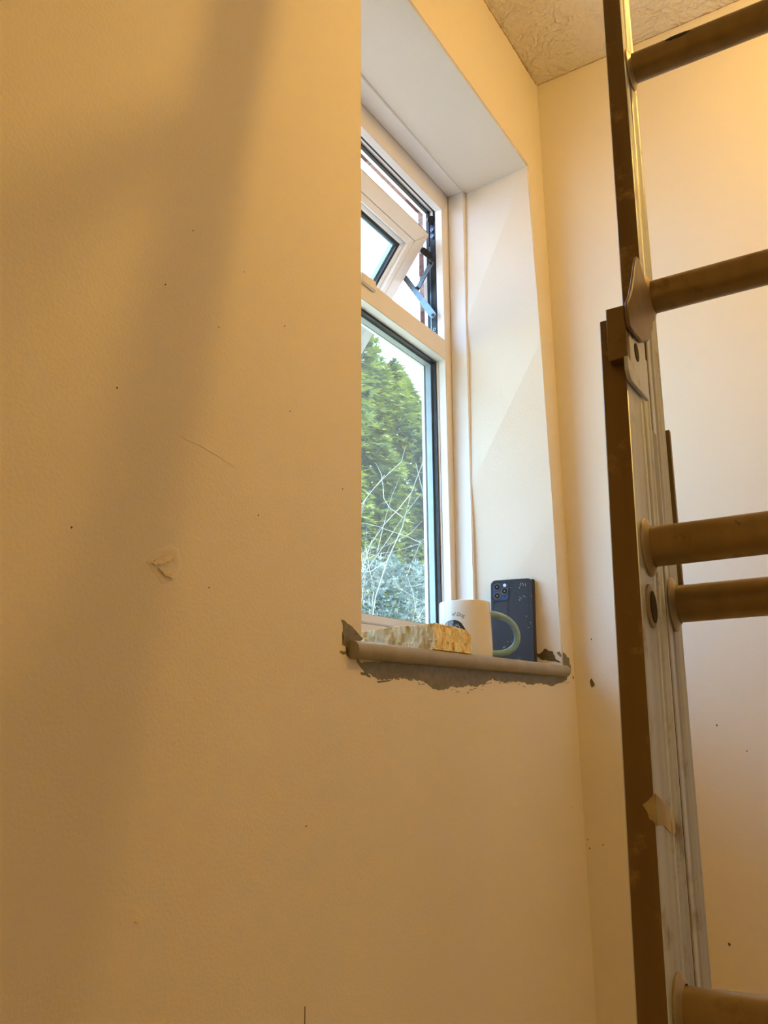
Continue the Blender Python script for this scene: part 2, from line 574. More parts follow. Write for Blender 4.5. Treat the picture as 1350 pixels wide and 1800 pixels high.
for d in (.0171, .0322):
    box('sash_pane', (-SWID + .054, d, .054), (-.054, d + .004, SLEN - .054), 'glass', sash, 0, sash_pt)

# friction stay on the right jamb
stay = box('friction_stay', (-.1085, .2220, 1.795), (-.1045, .2255, 2.085), 'steel', win, fn=warp)
box('stay_channel', (-.1082, .2257, 1.790), (-.1042, .2370, 2.095), 'dark_steel', stay, fn=warp)
box('stay_channel_lip', (-.1090, .2372, 1.790), (-.1042, .2398, 2.030), 'steel', stay, fn=warp)


def bar(name, a, b, x, w, mat, th=.0026):
    """Flat strip with round ends between two (y, z) points, in the plane of the jamb."""
    a, b = Vector(a), Vector(b)
    d = (b - a).normalized()
    n = Vector((-d.y, d.x))
    pts = []
    for c, s in ((b, 1), (a, -1)):
        for k in range(7):
            t = math.pi * (k / 6 - .5)
            q = c + (d * math.cos(t) + n * math.sin(t)) * (s * w / 2)
            pts.append(q)
    bm = bmesh.new()
    add_prism(bm, [(x, q.x, q.y) for q in pts], [(x + th, q.x, q.y) for q in pts])
    return finish(name, bm, mat, stay)


bar('stay_arm', (.2190, 1.8420), (.2905, 1.9570), -.1330, .0125, 'steel')
bar('stay_arm_sleeve', (.2205, 1.8440), (.2440, 1.8820), -.1350, .0150, 'steel', .0016)
bar('stay_link', (.2238, 1.9720), (.2620, 1.9190), -.1300, .0105, 'steel')
bar('stay_bracket', (.2235, 1.9880), (.2420, 2.0090), -.1325, .0140, 'dark_steel', .004)


def disc_x(name, y, z, x, r, th, mat, parent, seg=14):
    bm = bmesh.new()
    pts = [(y + r * math.cos(2 * math.pi * k / seg), z + r * math.sin(2 * math.pi * k / seg)) for k in range(seg)]
    add_prism(bm, [(x, a, b) for a, b in pts], [(x + th, a, b) for a, b in pts])
    return finish(name, bm, mat, parent)


for y, z, x in ((.2238, 1.9722, -.1318), (.2600, 1.9215, -.1345), (.2195, 1.8428, -.1366), (.2240, 1.9905, -.1340)):
    disc_x('rivet', y, z, x, .0036, .002, 'dark_steel', stay)
for z in (2.052, 2.068, 1.812, 1.822):
    disc_x('screw', .2300, z, -.1105, .0042, .003, 'steel', stay)
    disc_x('screw_slot', .2300, z, -.1108, .0018, .001, 'black', stay)
bm = bmesh.new()
add_tube(bm, [(-.118, .226, 2.088), (-.105, .233, 2.096), (-.1, .24, 2.10)], .009, 12)
finish('stay_end_cap', bm, 'black', stay, smooth=True)
box('strike_plate', (-.452, .1935, 1.768), (-.404, .2005, 1.7895), 'upvc', win, .0022)
clear_rest(win)

# ------------------------------------------------------------------ brick outside wall
outer_wall = bpy.data.objects.new('wall_outside', None)
COL.objects.link(outer_wall)
outer_wall.location = (0, .25, 0)
struct(outer_wall, 'brick outer skin around the window')
BX, BZ = -0.045, 2.170
bm = bmesh.new()
add_box(bm, (XL, .201, 0), (-.78, .3020, CEIL + .2))
add_box(bm, (BX + .0012, .201, 0), (0.9, .3020, CEIL + .2))
add_box(bm, (-.78, .201, BZ + .0012), (BX + .0012, .3020, CEIL + .2))
add_box(bm, (-.78, .201, 0), (BX + .0012, .3020, 1.06))
finish('mortar_bed', bm, 'mortar', outer_wall)


def brick_mesh(name, size, mat, seed):
    r = random.Random(seed)
    bm = bmesh.new()
    add_box(bm, (-size[0] / 2, -size[1] / 2, -size[2] / 2), (size[0] / 2, size[1] / 2, size[2] / 2))
    bmesh.ops.bevel(bm, geom=list(bm.edges), offset=.004, segments=1, affect='EDGES')
    for v in bm.verts:
        v.co += Vector((r.uniform(-1, 1), r.uniform(-1, 1), r.uniform(-1, 1))) * .0012
    bmesh.ops.recalc_face_normals(bm, faces=bm.faces)
    me = bpy.data.meshes.new(name)
    bm.to_mesh(me)
    bm.free()
    me.materials.append(M[mat])
    return me


full = [brick_mesh('brick', (.215, 0.100, .065), m, i) for i, m in enumerate(('brick', 'brick_pink', 'brick'))]
half = [brick_mesh('half_brick', (.1025, 0.100, .065), m, i + 5) for i, m in enumerate(('brick', 'brick_pink'))]
soldier = [brick_mesh('soldier_brick', (.065, 0.100, .215), m, i + 9) for i, m in enumerate(('brick', 'brick_pink', 'brick_pink'))]
for c in range(20):
    z = 0.985 + c * .075
    x = BX
    lst = [half[c % 2]] if c % 2 else []
    for me in lst + [full[(c + k) % 3] for k in range(2)]:
        w = .1025 if me in half else .215
        o = link('brick', me, None, outer_wall)
        o.location = (x + w / 2, .2535, z)
        x += w + .010
for k in range(9):
    o = link('brick', soldier[k % 3], None, outer_wall)
    o.location = (BX - .035 - k * .075, .2535, BZ + .1075)
clear_rest(outer_wall)

# ------------------------------------------------------------------ window sill
SILL_Z = 1.0852


def sill():
    bm = bmesh.new()
    prof = [(.1995, 1.0600), (.1995, SILL_Z)]
    r = .0108
    for k in range(9):
        t = math.pi * (.5 + k / 8)
        prof.append((-.004 + r * 1.0 * math.cos(t), SILL_Z - r + r * math.sin(t)))
    # nose (full width) and the board between the reveals share one run of stations
    xs = list(np.linspace(-.7800, -.0600, 37))
    rings = []
    for x in xs:
        j = .0005 * noise.noise(Vector((x * 30, 0, 0)))
        rings.append([bm.verts.new((x, y + (j if y < 0 else 0), z + (j if y < 0 else 0))) for y, z in prof])
    n = len(prof)
    for a, b in zip(rings, rings[1:]):
        for k in range(n):
            bm.faces.new((a[k], b[k], b[(k + 1) % n], a[(k + 1) % n]))
    bm.faces.new(rings[0])
    bm.faces.new(list(reversed(rings[-1])))
    return finish('trim_1', bm, 'sill', smooth=True)


struct(sill(), 'greige painted window sill with a rounded nose')


# ------------------------------------------------------------------ marks on the walls
def jag(pts, step, amp, seed):
    """A closed outline broken up into a ragged one."""
    r = random.Random(seed)
    out = []
    n = len(pts)
    for i in range(n):
        a, b = Vector(pts[i]), Vector(pts[(i + 1) % n])
        m = max(1, int((b - a).length / step))
        nn = Vector((-(b - a).y, (b - a).x)).normalized()
        for k in range(m):
            out.append(a + (b - a) * (k / m) + nn * (r.uniform(-amp, amp) if k else r.uniform(-amp, amp) * .4))
    return out


def patch(name, pts, mat, parent, place, step=.004, amp=.0012, seed=0, th=.0006):
    """Thin coat of paint on a wall: place(u, v, lift) -> point."""
    q = jag(pts, step, amp, seed)
    bm = bmesh.new()
    a = [bm.verts.new(place(p.x, p.y, th)) for p in q]
    b = [bm.verts.new(place(p.x, p.y, -.0004)) for p in q]
    f = bm.faces.new(a)
    for i in range(len(a)):
        j = (i + 1) % len(a)
        bm.faces.new((a[i], b[i], b[j], a[j]))
    bmesh.ops.triangulate(bm, faces=[f])
    return finish(name, bm, mat, parent)


def on_front(u, v, h):
    return (u, -h, v)


def on_right(u, v, h):          # right wall: u = y, v = z
    return (-h, u, v)


def on_reveal(u, v, h):         # right reveal: u = depth, v = z
    z = v
    xf = interp(z, [1.07, 1.385, 1.747, 2.157], [-.0570, -.0654, -.0766, -.0893])
    xb = interp(z, [1.07, 1.385, 1.747, 2.156], [-.1050, -.1030, -.0895, -.0690])
    return (xf + (xb - xf) * u / WALL_T - h, u, v)


LEFT_SMEAR = [(-0.7963, 1.1083), (-0.788, 1.1066), (-0.7802, 1.1039), (-0.7731, 1.1014), (-0.7688, 1.0985), (-0.763, 1.0945), (-0.7557, 1.091), (-0.7515, 1.0895),
              (-0.7515, 1.0874), (-0.7587, 1.0855), (-0.7587, 1.0791), (-0.7602, 1.0718), (-0.7632, 1.0644), (-0.7718, 1.0648), (-0.7817, 1.0651), (-0.7852, 1.0673),
              (-0.7828, 1.0737), (-0.7866, 1.0774), (-0.7935, 1.0785), (-0.7928, 1.0833), (-0.7915, 1.0873), (-0.7945, 1.0895), (-0.7922, 1.0952), (-0.7922, 1.1007)]
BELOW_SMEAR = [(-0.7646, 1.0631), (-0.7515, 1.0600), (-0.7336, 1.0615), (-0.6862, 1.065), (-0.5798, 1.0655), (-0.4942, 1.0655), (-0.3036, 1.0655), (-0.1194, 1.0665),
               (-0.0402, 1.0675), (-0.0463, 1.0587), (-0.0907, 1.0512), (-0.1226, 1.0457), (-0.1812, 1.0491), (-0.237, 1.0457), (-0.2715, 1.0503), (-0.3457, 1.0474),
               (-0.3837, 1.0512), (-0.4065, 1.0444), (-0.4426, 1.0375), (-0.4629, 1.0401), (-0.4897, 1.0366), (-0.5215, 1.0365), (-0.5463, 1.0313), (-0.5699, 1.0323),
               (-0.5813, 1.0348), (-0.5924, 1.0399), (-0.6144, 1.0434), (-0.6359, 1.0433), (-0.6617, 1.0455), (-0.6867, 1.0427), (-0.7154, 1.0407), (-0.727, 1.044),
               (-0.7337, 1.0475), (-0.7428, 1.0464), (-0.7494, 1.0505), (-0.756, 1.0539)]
RIGHT_SMEAR = [(-0.0572, 1.0880), (-0.0570, 1.1100), (-0.0432, 1.1065), (-0.036, 1.1001), (-0.0262, 1.1016), (-0.0284, 1.0957), (-0.0202, 1.0854), (-0.0197, 1.0758),
               (-0.0272, 1.0717), (-0.043, 1.0768), (-0.0524, 1.084)]
REVEAL_SMEAR = [(0.0555, 1.1144), (0.049, 1.1142), (0.0475, 1.1064), (0.0395, 1.1115), (0.0318, 1.1184), (0.0253, 1.1133), (0.018, 1.1121), (0.0148, 1.1034),
                (0.0132, 1.0966), (0.007, 1.0936), (0.0023, 1.0893), (0.0128, 1.0928), (0.0255, 1.0951), (0.0387, 1.0965), (0.0475, 1.1030), (0.056, 1.1057)]
patch('paint_smear', LEFT_SMEAR, 'filler', wall_window, on_front, .003, .0011, 1)
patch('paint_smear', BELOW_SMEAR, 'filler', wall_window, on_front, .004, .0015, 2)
patch('paint_smear', RIGHT_SMEAR, 'filler', wall_window, on_front, .003, .0010, 3)
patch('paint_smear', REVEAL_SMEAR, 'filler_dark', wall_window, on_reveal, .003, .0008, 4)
patch('paint_smear', [(0.0115, 1.1105), (0.0057, 1.1120), (0.0022, 1.1040), (0.0047, 1.1005), (0.009, 1.1061)], 'filler', wall_window, on_reveal, .003, .0006, 5)
patch('paint_smear', [(-0.0790 - .72, 1.0709), (-0.7873, 1.0723), (-0.7852, 1.0692), (-0.7928, 1.0677)], 'filler', wall_window, on_front, .002, .0008, 6)
patch('paint_smear', [(-0.7553, 1.0488), (-0.7457, 1.0487), (-0.7338, 1.0447), (-0.7353, 1.0426), (-0.7428, 1.0452), (-0.7546, 1.046)], 'filler', wall_window, on_front, .002, .0004, 7)
patch('paint_smear', [(-0.7186, 1.039), (-0.6868, 1.0415), (-0.6884, 1.0398), (-0.7155, 1.037)], 'filler', wall_window, on_front, .002, .0004, 8)
r_ = random.Random(11)
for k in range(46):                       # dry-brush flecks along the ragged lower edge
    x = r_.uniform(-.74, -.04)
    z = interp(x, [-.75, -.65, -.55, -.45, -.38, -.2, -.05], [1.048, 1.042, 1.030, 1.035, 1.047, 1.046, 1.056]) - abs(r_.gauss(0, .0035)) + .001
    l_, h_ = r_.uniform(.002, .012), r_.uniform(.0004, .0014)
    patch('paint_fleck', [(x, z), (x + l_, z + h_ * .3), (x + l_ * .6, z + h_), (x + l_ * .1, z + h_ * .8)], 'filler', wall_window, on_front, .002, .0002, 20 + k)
# one spot and specks of the same paint on the right wall
patch('paint_spot', [(-0.0333, 1.0618), (-0.0359, 1.0569), (-0.0391, 1.0511), (-0.0376, 1.0464), (-0.033, 1.0446), (-0.031, 1.0504), (-0.0304, 1.0581)], 'filler_dark', wall_right, on_right, .003, .0004, 31)
for u, v, s_ in ((-.0386, 1.1366, .0015), (-.0341, .7599, .0012), (-.0050, .7669, .0010), (-.239, .6166, .0026), (-.2548, .9733, .0016), (-.0079, .752, .0014), (-.30, .93, .0012), (-.33, .66, .0014)):
    patch('paint_speck', [(u - s_, v), (u, v - s_ * 1.4), (u + s_, v + s_ * .3), (u, v + s_ * 1.3)], 'filler_dark', wall_right, on_right, .003, .0002, int(v * 1000))
patch('paint_speck', [(-0.0085, 1.067), (-0.0060, 1.0646), (-0.0099, 1.061), (-0.0120, 1.0644)], 'filler_dark', wall_window, on_front, .003, .0003, 33)
for u, v in ((-1.0181, 1.3917), (-0.9109, 1.4371), (-1.1417, 1.2825), (-1.1773, 1.1496), (-0.9483, 1.2047), (-1.0175, 1.1197), (-0.7935, 1.2684), (-0.8984, 1.3367),
             (-1.0604, 1.4816), (-1.0931, 1.4057), (-0.9823, 1.4724), (-0.86, 0.8861), (-.0527, .7745), (-.06, .83)):
    s_ = r_.uniform(.0006, .0010)
    patch('paint_speck', [(u - s_, v), (u, v - s_ * 1.2), (u + s_, v + s_ * .3), (u, v + s_)], 'crack', wall_window, on_front, .003, .0001, int(-u * 1000), .0004)


# dirty cracked joint under the ceiling and down the corner
for k in range(24):
    x = -.62 + k * .0255
    patch('joint_grime', [(x, CEIL), (x, CEIL - r_.uniform(.0015, .005)), (x + .013, CEIL - r_.uniform(.001, .004)), (x + .0262, CEIL - r_.uniform(.0015, .005)), (x + .0262, CEIL)], 'joint', wall_window, on_front, .006, .0006, 300 + k, .0006)
for k in range(18):
    y = -.0260 * (k + 1)
    patch('joint_grime', [(y, CEIL), (y, CEIL - r_.uniform(.0006, .002)), (y + .013, CEIL - r_.uniform(.0004, .0018)), (y + .0262, CEIL - r_.uniform(.0006, .002)), (y + .0262, CEIL)], 'joint', wall_right, on_right, .006, .0004, 340 + k, .0006)


def chip(name, outline, mat, depth, rim, seed):
    """A knocked patch in the plaster: raised ragged rim and a sunken middle."""
    q = jag(outline, .004, .0012, seed)
    c = sum(q, Vector((0, 0))) / len(q)
    bm = bmesh.new()
    levels = [(1.25, -.0002), (1.05, rim), (.85, rim * .6), (.55, depth), (0.2, depth * .7)]
    rings = [[bm.verts.new(on_front(*(c + (p - c) * s), h)) for p in q] for s, h in levels]
    for a, b in zip(rings, rings[1:]):
        for i in range(len(a)):
            j = (i + 1) % len(a)
            bm.faces.new((a[i], a[j], b[j], b[i]))
    bm.faces.new(rings[-1])
    return finish(name, bm, mat, wall_window, smooth=True)


chip('plaster_chip', [(-1.0946, 1.1326), (-1.0874, 1.1422), (-1.0733, 1.1495), (-1.0615, 1.1476), (-1.0589, 1.134), (-1.0648, 1.1219), (-1.0778, 1.119), (-1.0846, 1.1255)], 'wall', -.0001, .0008, 3)
patch('bare_plaster', [(-1.0931, 1.1328), (-1.0825, 1.1385), (-1.0714, 1.144), (-1.0655, 1.142), (-1.0669, 1.139), (-1.0789, 1.1339), (-1.0886, 1.1313)], 'chip', wall_window, on_front, .002, .0006, 41, .0026)
patch('bare_plaster', [(-1.0836, 1.1290), (-1.0767, 1.1256), (-1.0651, 1.1262), (-1.0661, 1.1215), (-1.0757, 1.1232)], 'chip', wall_window, on_front, .002, .0006, 42, .0026)
patch('bare_plaster', [(-1.0883, 0.8384), (-1.0848, 0.8400), (-1.0795, 0.8383), (-1.0811, 0.8366), (-1.0859, 0.8369)], 'chip', wall_window, on_front, .002, .0003, 43, .0012)
patch('wall_crack', [(-0.8595, 0.7154), (-0.8585, 0.7154), (-0.8580, 0.62), (-0.8592, 0.62)], 'crack', wall_window, on_front, .01, .0001, 44, .0004)
bm = bmesh.new()
add_tube(bm, [(-1.065, 0, 1.260), (-1.0581, 0, 1.2588), (-1.0381, 0, 1.2574), (-1.0152, 0, 1.2538), (-0.9912, 0, 1.2485), (-.982, 0, 1.246)], [.0002, .0004, .0006, .0006, .0005, .0002], 8)
finish('paint_ridge', bm, 'wall', wall_window, smooth=True)


# ------------------------------------------------------------------ ladder
LN = Vector((-0.98568831, -0.03217205, 0.16547965))     # towards the camera
LY = Vector((-0.03591942, 0.99916046, -0.01970221))     # along the rungs
LL = Vector((0.16470686, 0.02536417, 0.98601638))       # up the stiles
LO = Vector((-0.98080171, 0.0, 1.0))
T_FOOT = -1.026
ladder = thing('extension_ladder', 'tall worn aluminium extension ladder standing in front of the right wall', 'ladder')
foot = LO + LL * T_FOOT
ladder.matrix_world = Matrix(((-LN.x, LY.x, LL.x, foot.x), (-LN.y, LY.y, LL.y, foot.y), (-LN.z, LY.z, LL.z, foot.z), (0, 0, 0, 1)))


def lp(n, y, t):                # ladder coordinates -> the ladder's local space
    return Vector((-n, y, t - T_FOOT))


Y_OUT, Y_IN = -0.3997, -0.4178
WID = 0.335                     # clear width between the stiles


def stile(name, prof, t0, t1, mirror=False):
    """prof: (n, depth in from the inner face); extruded along the stile."""
    bm = bmesh.new()
    pts = [(n, (Y_IN + d) if not mirror else (Y_IN - WID - d)) for n, d in prof]
    add_prism(bm, [lp(n, y, t0) for n, y in pts], [lp(n, y, t1) for n, y in pts])
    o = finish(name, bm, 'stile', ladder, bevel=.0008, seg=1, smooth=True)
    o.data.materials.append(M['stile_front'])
    for p in o.data.polygons:          # the narrow face people climb against gets the darker brown
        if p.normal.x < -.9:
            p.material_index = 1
    return o


D = Y_OUT - Y_IN
FRONT = [(.0988, 0), (.0640, 0), (.0625, -.0012), (.0605, -.0012), (.0590, .0004), (.0500, .0004), (.0485, .0030),
         (.0430, .0030), (.0415, .0002), (.0335, .0002), (.0325, -.0008), (.0294, -.0008), (.0294, D), (.0988, D)]
REAR = [(.0203, 0), (.0080, 0), (.0065, .0026), (.0005, .0026), (-.0010, 0), (-.0180, 0), (-.0190, -.0012), (-.0215, -.0012),
        (-.0225, .0006), (-.0308, .0006), (-.0308, D), (.0203, D)]
FRONT_TOP, REAR_TOP = 0.268, 1.395
for mir in (False, True):
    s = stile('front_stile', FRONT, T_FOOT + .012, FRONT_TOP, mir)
    y0 = (Y_IN - WID - D, Y_IN - WID) if mir else (Y_IN, Y_OUT)
    box('rubber_foot', lp(.101, y0[0] - .003, T_FOOT), lp(.027, y0[1] + .003, T_FOOT + .045), 'rubber_foot', s, .004)
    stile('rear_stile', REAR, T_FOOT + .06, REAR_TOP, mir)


def rung(n, t):
    r = .0139
    seg = 28
    prof = []
    for k in range(seg):
        a = 2 * math.pi * k / seg
        ca, sa = math.cos(a), math.sin(a)
        q = (abs(ca) ** 2.5 + abs(sa) ** 2.5) ** (-1 / 2.5)
        prof.append((n + r * .97 * q * ca, t + r * .97 * q * sa))
    bm = bmesh.new()
    add_prism(bm, [lp(a, Y_IN + .004, b) for a, b in prof], [lp(a, Y_IN - WID - .004, b) for a, b in prof])
    o = finish('rung', bm, 'rung', ladder, smooth=True)
    for ya, sg in ((Y_IN, -1), (Y_IN - WID, 1)):
        bm = bmesh.new()
        lev = [(1.40, 0), (1.42, .0012), (1.34, .0024), (1.16, .0028), (1.05, .0044), (1.0, .0046)]
        rings = [[bm.verts.new(lp(n + r * s * math.cos(2 * math.pi * k / seg), ya + sg * d, t + r * s * 1.05 * math.sin(2 * math.pi * k / seg))) for k in range(seg)] for s, d in lev]
        for A, B in zip(rings, rings[1:]):
            for k in range(seg):
                bm.faces.new((A[k], A[(k + 1) % seg], B[(k + 1) % seg], B[k]))
        finish('ferrule', bm, 'flange', o, smooth=True)
    return o


for k in range(-2, 6):
    rung(0.0, .6302 - k * .28)
for k in range(0, 4):
    rung(.0728, .0911 - k * .28)


def plate(name, pts, y0, y1, mat, parent=ladder, bev=.0006):
    bm = bmesh.new()
    add_prism(bm, [lp(n, y0, t) for n, t in pts], [lp(n, y1, t) for n, t in pts])
    return finish(name, bm, mat, parent, bevel=bev, seg=1, smooth=True)


# guide hook and wedge plate at the top of the near section
hook = plate('guide_plate', [(.1030, .2700), (.0700, .2720), (.0480, .2740), (.0460, .2215), (.0540, .2200), (.0720, .2155), (.1000, .2090),
                             (.1075, .2150), (.1080, .2270)], Y_IN - .0035, Y_IN - .0005, 'stile')
plate('hook_plate', [(.1080, .2705), (.0989, .2705), (.0989, .2255), (.1080, .2255)], Y_IN + .0105, Y_IN - .0035, 'hook', hook)
plate('rung_wedge', [(.0661, .3455), (.0590, .3480), (.0500, .3440), (.0380, .3380), (.0250, .3300), (.0185, .3190), (.0250, .3000), (.0450, .2760),
                     (.0700, .2600), (.0800, .2570), (.0950, .2520), (.1080, .2500), (.1110, .2600), (.1090, .2720), (.0980, .2850), (.0860, .3060), (.0740, .3300)],
      Y_IN - .0068, Y_IN - .0037, 'wedge', bev=.0010)


def oval(name, n, t, rn, rt, y0, y1, mat, parent):
    pts = [(n + rn * math.cos(2 * math.pi * k / 20), t + rt * math.sin(2 * math.pi * k / 20)) for k in range(20)]
    return plate(name, pts, y0, y1, mat, parent, 0)


oval('plate_hole', .0790, .2460, .0062, .0075, Y_IN - .0030, Y_IN - .0041, 'hole', hook)
oval('plate_hole', .0900, .2570, .0038, .0050, Y_IN - .0030, Y_IN - .0040, 'hook', hook)
hr = oval('stile_hole', .0765, .0480, .0125, .0150, Y_IN + .0002, Y_IN - .0016, 'flange', ladder)
oval('bore', .0735, .0480, .0085, .0110, Y_IN - .0010, Y_IN - .0022, 'hole', hr)
plate('groove_strip', [(.0300, .2060), (.0120, .2080), (.0120, .1000), (.0300, .1000)], Y_IN + .004, Y_IN - .0002, 'blue_strip', bev=0)
plate('guide_strip', [(-.0310, .2340), (-.0365, .2340), (-.0365, .0900), (-.0310, .0900)], Y_IN + .002, Y_IN - .0025, 'hook', bev=0)

# dried paint splash across the near stile's edge, and a scuff on the top rung in view
splash = plate('paint_splash', [(.0985, -.0736), (.0880, -.0752), (.0762, -.0775), (.0640, -.0790), (.0524, -.0812), (.0500, -.0870), (.0515, -.0930), (.0600, -.0950), (.0690, -.0930),
                                (.0809, -.0905), (.0985, -.0915)], Y_IN + .0002, Y_IN - .0005, 'splash', bev=0)
bm = bmesh.new()
q_ = [(-.4105, -.0800), (-.4135, -.0780), (-.4180, -.0736), (-.4180, -.0915), (-.4160, -.0890), (-.4140, -.0880), (-.4130, -.0840)]
add_prism(bm, [lp(.0993, y, t) for y, t in q_], [lp(.0986, y, t) for y, t in q_])
finish('splash_edge', bm, 'splash', splash)
bm = bmesh.new()
q_ = [(-.4560, 38), (-.4600, 48), (-.4670, 52), (-.4750, 47), (-.4790, 40), (-.4740, 32), (-.4700, 27), (-.4640, 30), (-.4610, 26), (-.4585, 33)]


def on_rung(y, a, h):
    ca, sa = math.cos(math.radians(a)), math.sin(math.radians(a))
    q = (abs(ca) ** 2.5 + abs(sa) ** 2.5) ** (-1 / 2.5) * .0139 * .97 + h
    return lp(q * ca, y, .6302 + q * sa)


add_prism(bm, [on_rung(y, a - 16, .0006) for y, a in q_], [on_rung(y, a - 16, -.0006) for y, a in q_])
finish('rung_scuff', bm, 'hole', ladder)

# ------------------------------------------------------------------ sponge
def make_sponge():
    x0, x1, y0, y1, z0, z1 = -.5860, -.4700, -.0095, .1450, SILL_Z, 1.1195
    nx, ny, nz = 44, 58, 14
    bm = bmesh.new()
    idx = {}

    def vert(i, j, k):
        if (i, j, k) not in idx:
            p = Vector((x0 + (x1 - x0) * i / nx, y0 + (y1 - y0) * j / ny, z0 + (z1 - z0) * k / nz))
            c = Vector(((x0 + x1) / 2, (y0 + y1) / 2, (z0 + z1) / 2))
            p.z += (k / nz) * (.0040 * noise.noise(Vector((p.x * 22, p.y * 22, 1.7))) - .0035 * max(0, (p.y - .06) / .09) - .006 * max(0, (p.x + .50) / .04))
            d = Vector(((i == nx) - (i == 0), (j == ny) - (j == 0), (k == nz) - (k == 0))).normalized()
            q = Vector((p.x * 130, p.y * 130, p.z * 75))
            h = noise.noise(q) * .0022 + noise.noise(q * 2.3) * .0014
            pore = noise.cell(q * 1.3)
            if pore > .62 and 0 < k < nz:
                h -= .0030
            if k == 0:
                h = abs(h) * -.4
                d = Vector((d.x, d.y, 0))
            if j == 0:
                h = min(h, .0008)
            idx[(i, j, k)] = bm.verts.new(p + d * h)
        return idx[(i, j, k)]
    for i in range(nx):
        for j in range(ny):
            for k in (0, nz):
                bm.faces.new((vert(i, j, k), vert(i + 1, j, k), vert(i + 1, j + 1, k), vert(i, j + 1, k)))
    for i in range(nx):
        for k in range(nz):
            for j in (0, ny):
                bm.faces.new((vert(i, j, k), vert(i + 1, j, k), vert(i + 1, j, k + 1), vert(i, j, k + 1)))
    for j in range(ny):
        for k in range(nz):
            for i in (0, nx):
                bm.faces.new((vert(i, j, k), vert(i, j + 1, k), vert(i, j + 1, k + 1), vert(i, j, k + 1)))
    return finish('sponge', bm, 'sponge')


tag(make_sponge(), 'coarse yellow sponge block lying on the window sill beside the mug', 'sponge')

# ------------------------------------------------------------------ mug
MC = Vector((-.3600, .0550, SILL_Z))
mug = thing('mug', 'white ceramic mug with a sage green handle and a printed dog face', 'mug', MC)
HT = .0925


def mug_r(z):
    return interp(z, [0, .004, .02, HT], [.0405, .0436, .0440, .0422])


bm = bmesh.new()
prof = [(0, .003), (.036, .003), (.0385, 0), (.0420, .0012)] + [(mug_r(z), z) for z in np.linspace(.006, HT - .002, 10)]
prof += [(.0418, HT - .0004), (.0408, HT), (.0396, HT - .001)] + [(mug_r(z) - .0032, z) for z in np.linspace(HT - .004, .012, 8)] + [(.030, .0075), (0, .007)]
add_lathe(bm, prof, 64)
finish('mug_body', bm, 'ceramic', mug, smooth=True)
HD = Vector((.56, -.83, 0)).normalized()
path = []
for k in range(25):
    t = math.pi * (k / 24)
    a = math.cos(t)
    path.append(HD * (.0405 + .0455 * math.sin(t) ** .82) + Vector((0, 0, .0405 + .0325 * a - .004 * math.sin(t))))
bm = bmesh.new()
add_tube(bm, path, [.0062 - .0010 * math.sin(math.pi * k / 24) for k in range(25)], 14, flat=1.0, ref=HD.cross(Vector((0, 0, 1))))
finish('handle', bm, 'sage', mug, smooth=True)
# printed picture and words on the side towards the camera
A0 = math.radians(-153.53)        # bearing from the mug to the camera, zero of the print's u


def on_mug(u, v, h):
    """u: metres across the print (right positive), v: height on the mug."""
    r = mug_r(v) + h
    a = A0 + math.asin(max(-.999, min(.999, u / mug_r(v))))
    return (r * math.cos(a), r * math.sin(a), v)


def decal(name, pts, mat, h, parent):
    """Flat print wrapped round the mug: strips of the outline, fine enough to follow the curve."""
    pts = [Vector(p) for p in pts]
    bm = bmesh.new()
    vs = [bm.verts.new((p.x, p.y, 0)) for p in pts]
    f = bm.faces.new(vs)
    bmesh.ops.triangulate(bm, faces=[f])
    bmesh.ops.subdivide_edges(bm, edges=list(bm.edges), cuts=3, use_grid_fill=True)
    for v in bm.verts:
        v.co = on_mug(v.co.x, v.co.y, h)
    return finish(name, bm, mat, parent)


def zz(pts):                    # image pixels from a zoomed crop -> metres (u, v) on the mug
    return [(-.0498 + x * 4.8716e-5, .09070 - y * 5.0178e-5) for x, y in pts]


prt = decal('dog_print', zz([(268, 870), (290, 800), (340, 730), (430, 650), (520, 615), (630, 600), (720, 612), (820, 655), (900, 715), (960, 810), (1020, 910),
                             (1090, 1010), (1090, 1250), (300, 1250), (262, 1000)]), 'ink', .0003, mug)
decal('tan_patch', zz([(285, 860), (310, 800), (360, 735), (440, 665), (480, 660), (470, 760), (480, 900), (470, 1000), (300, 1000), (270, 920)]), 'ink_tan', .0005, prt)
decal('reflection_patch', zz([(495, 640), (560, 622), (630, 615), (645, 690), (620, 760), (635, 840), (680, 920), (690, 1000), (500, 1000), (490, 800)]), 'ink_grey_and_sheen', .0005, prt)  # window reflection in the glaze, painted as a blue-grey patch


def oval2(cx, cy, rx, ry, n=20):
    return [(cx + rx * math.cos(2 * math.pi * k / n), cy + ry * math.sin(2 * math.pi * k / n)) for k in range(n)]


decal('eye_rim', zz(oval2(768, 875, 86, 92)), 'ink_pale', .0006, prt)
decal('eye', zz(oval2(768, 875, 72, 78)), 'ink', .0008, prt)
decal('eye_glint', zz(oval2(752, 855, 17, 15, 10)), 'ink_pale', .0010, prt)
decal('brow', zz([(655, 800), (680, 765), (740, 745), (800, 735), (830, 760), (760, 768), (700, 790), (672, 815)]), 'ink_grey_and_sheen', .0006, prt)


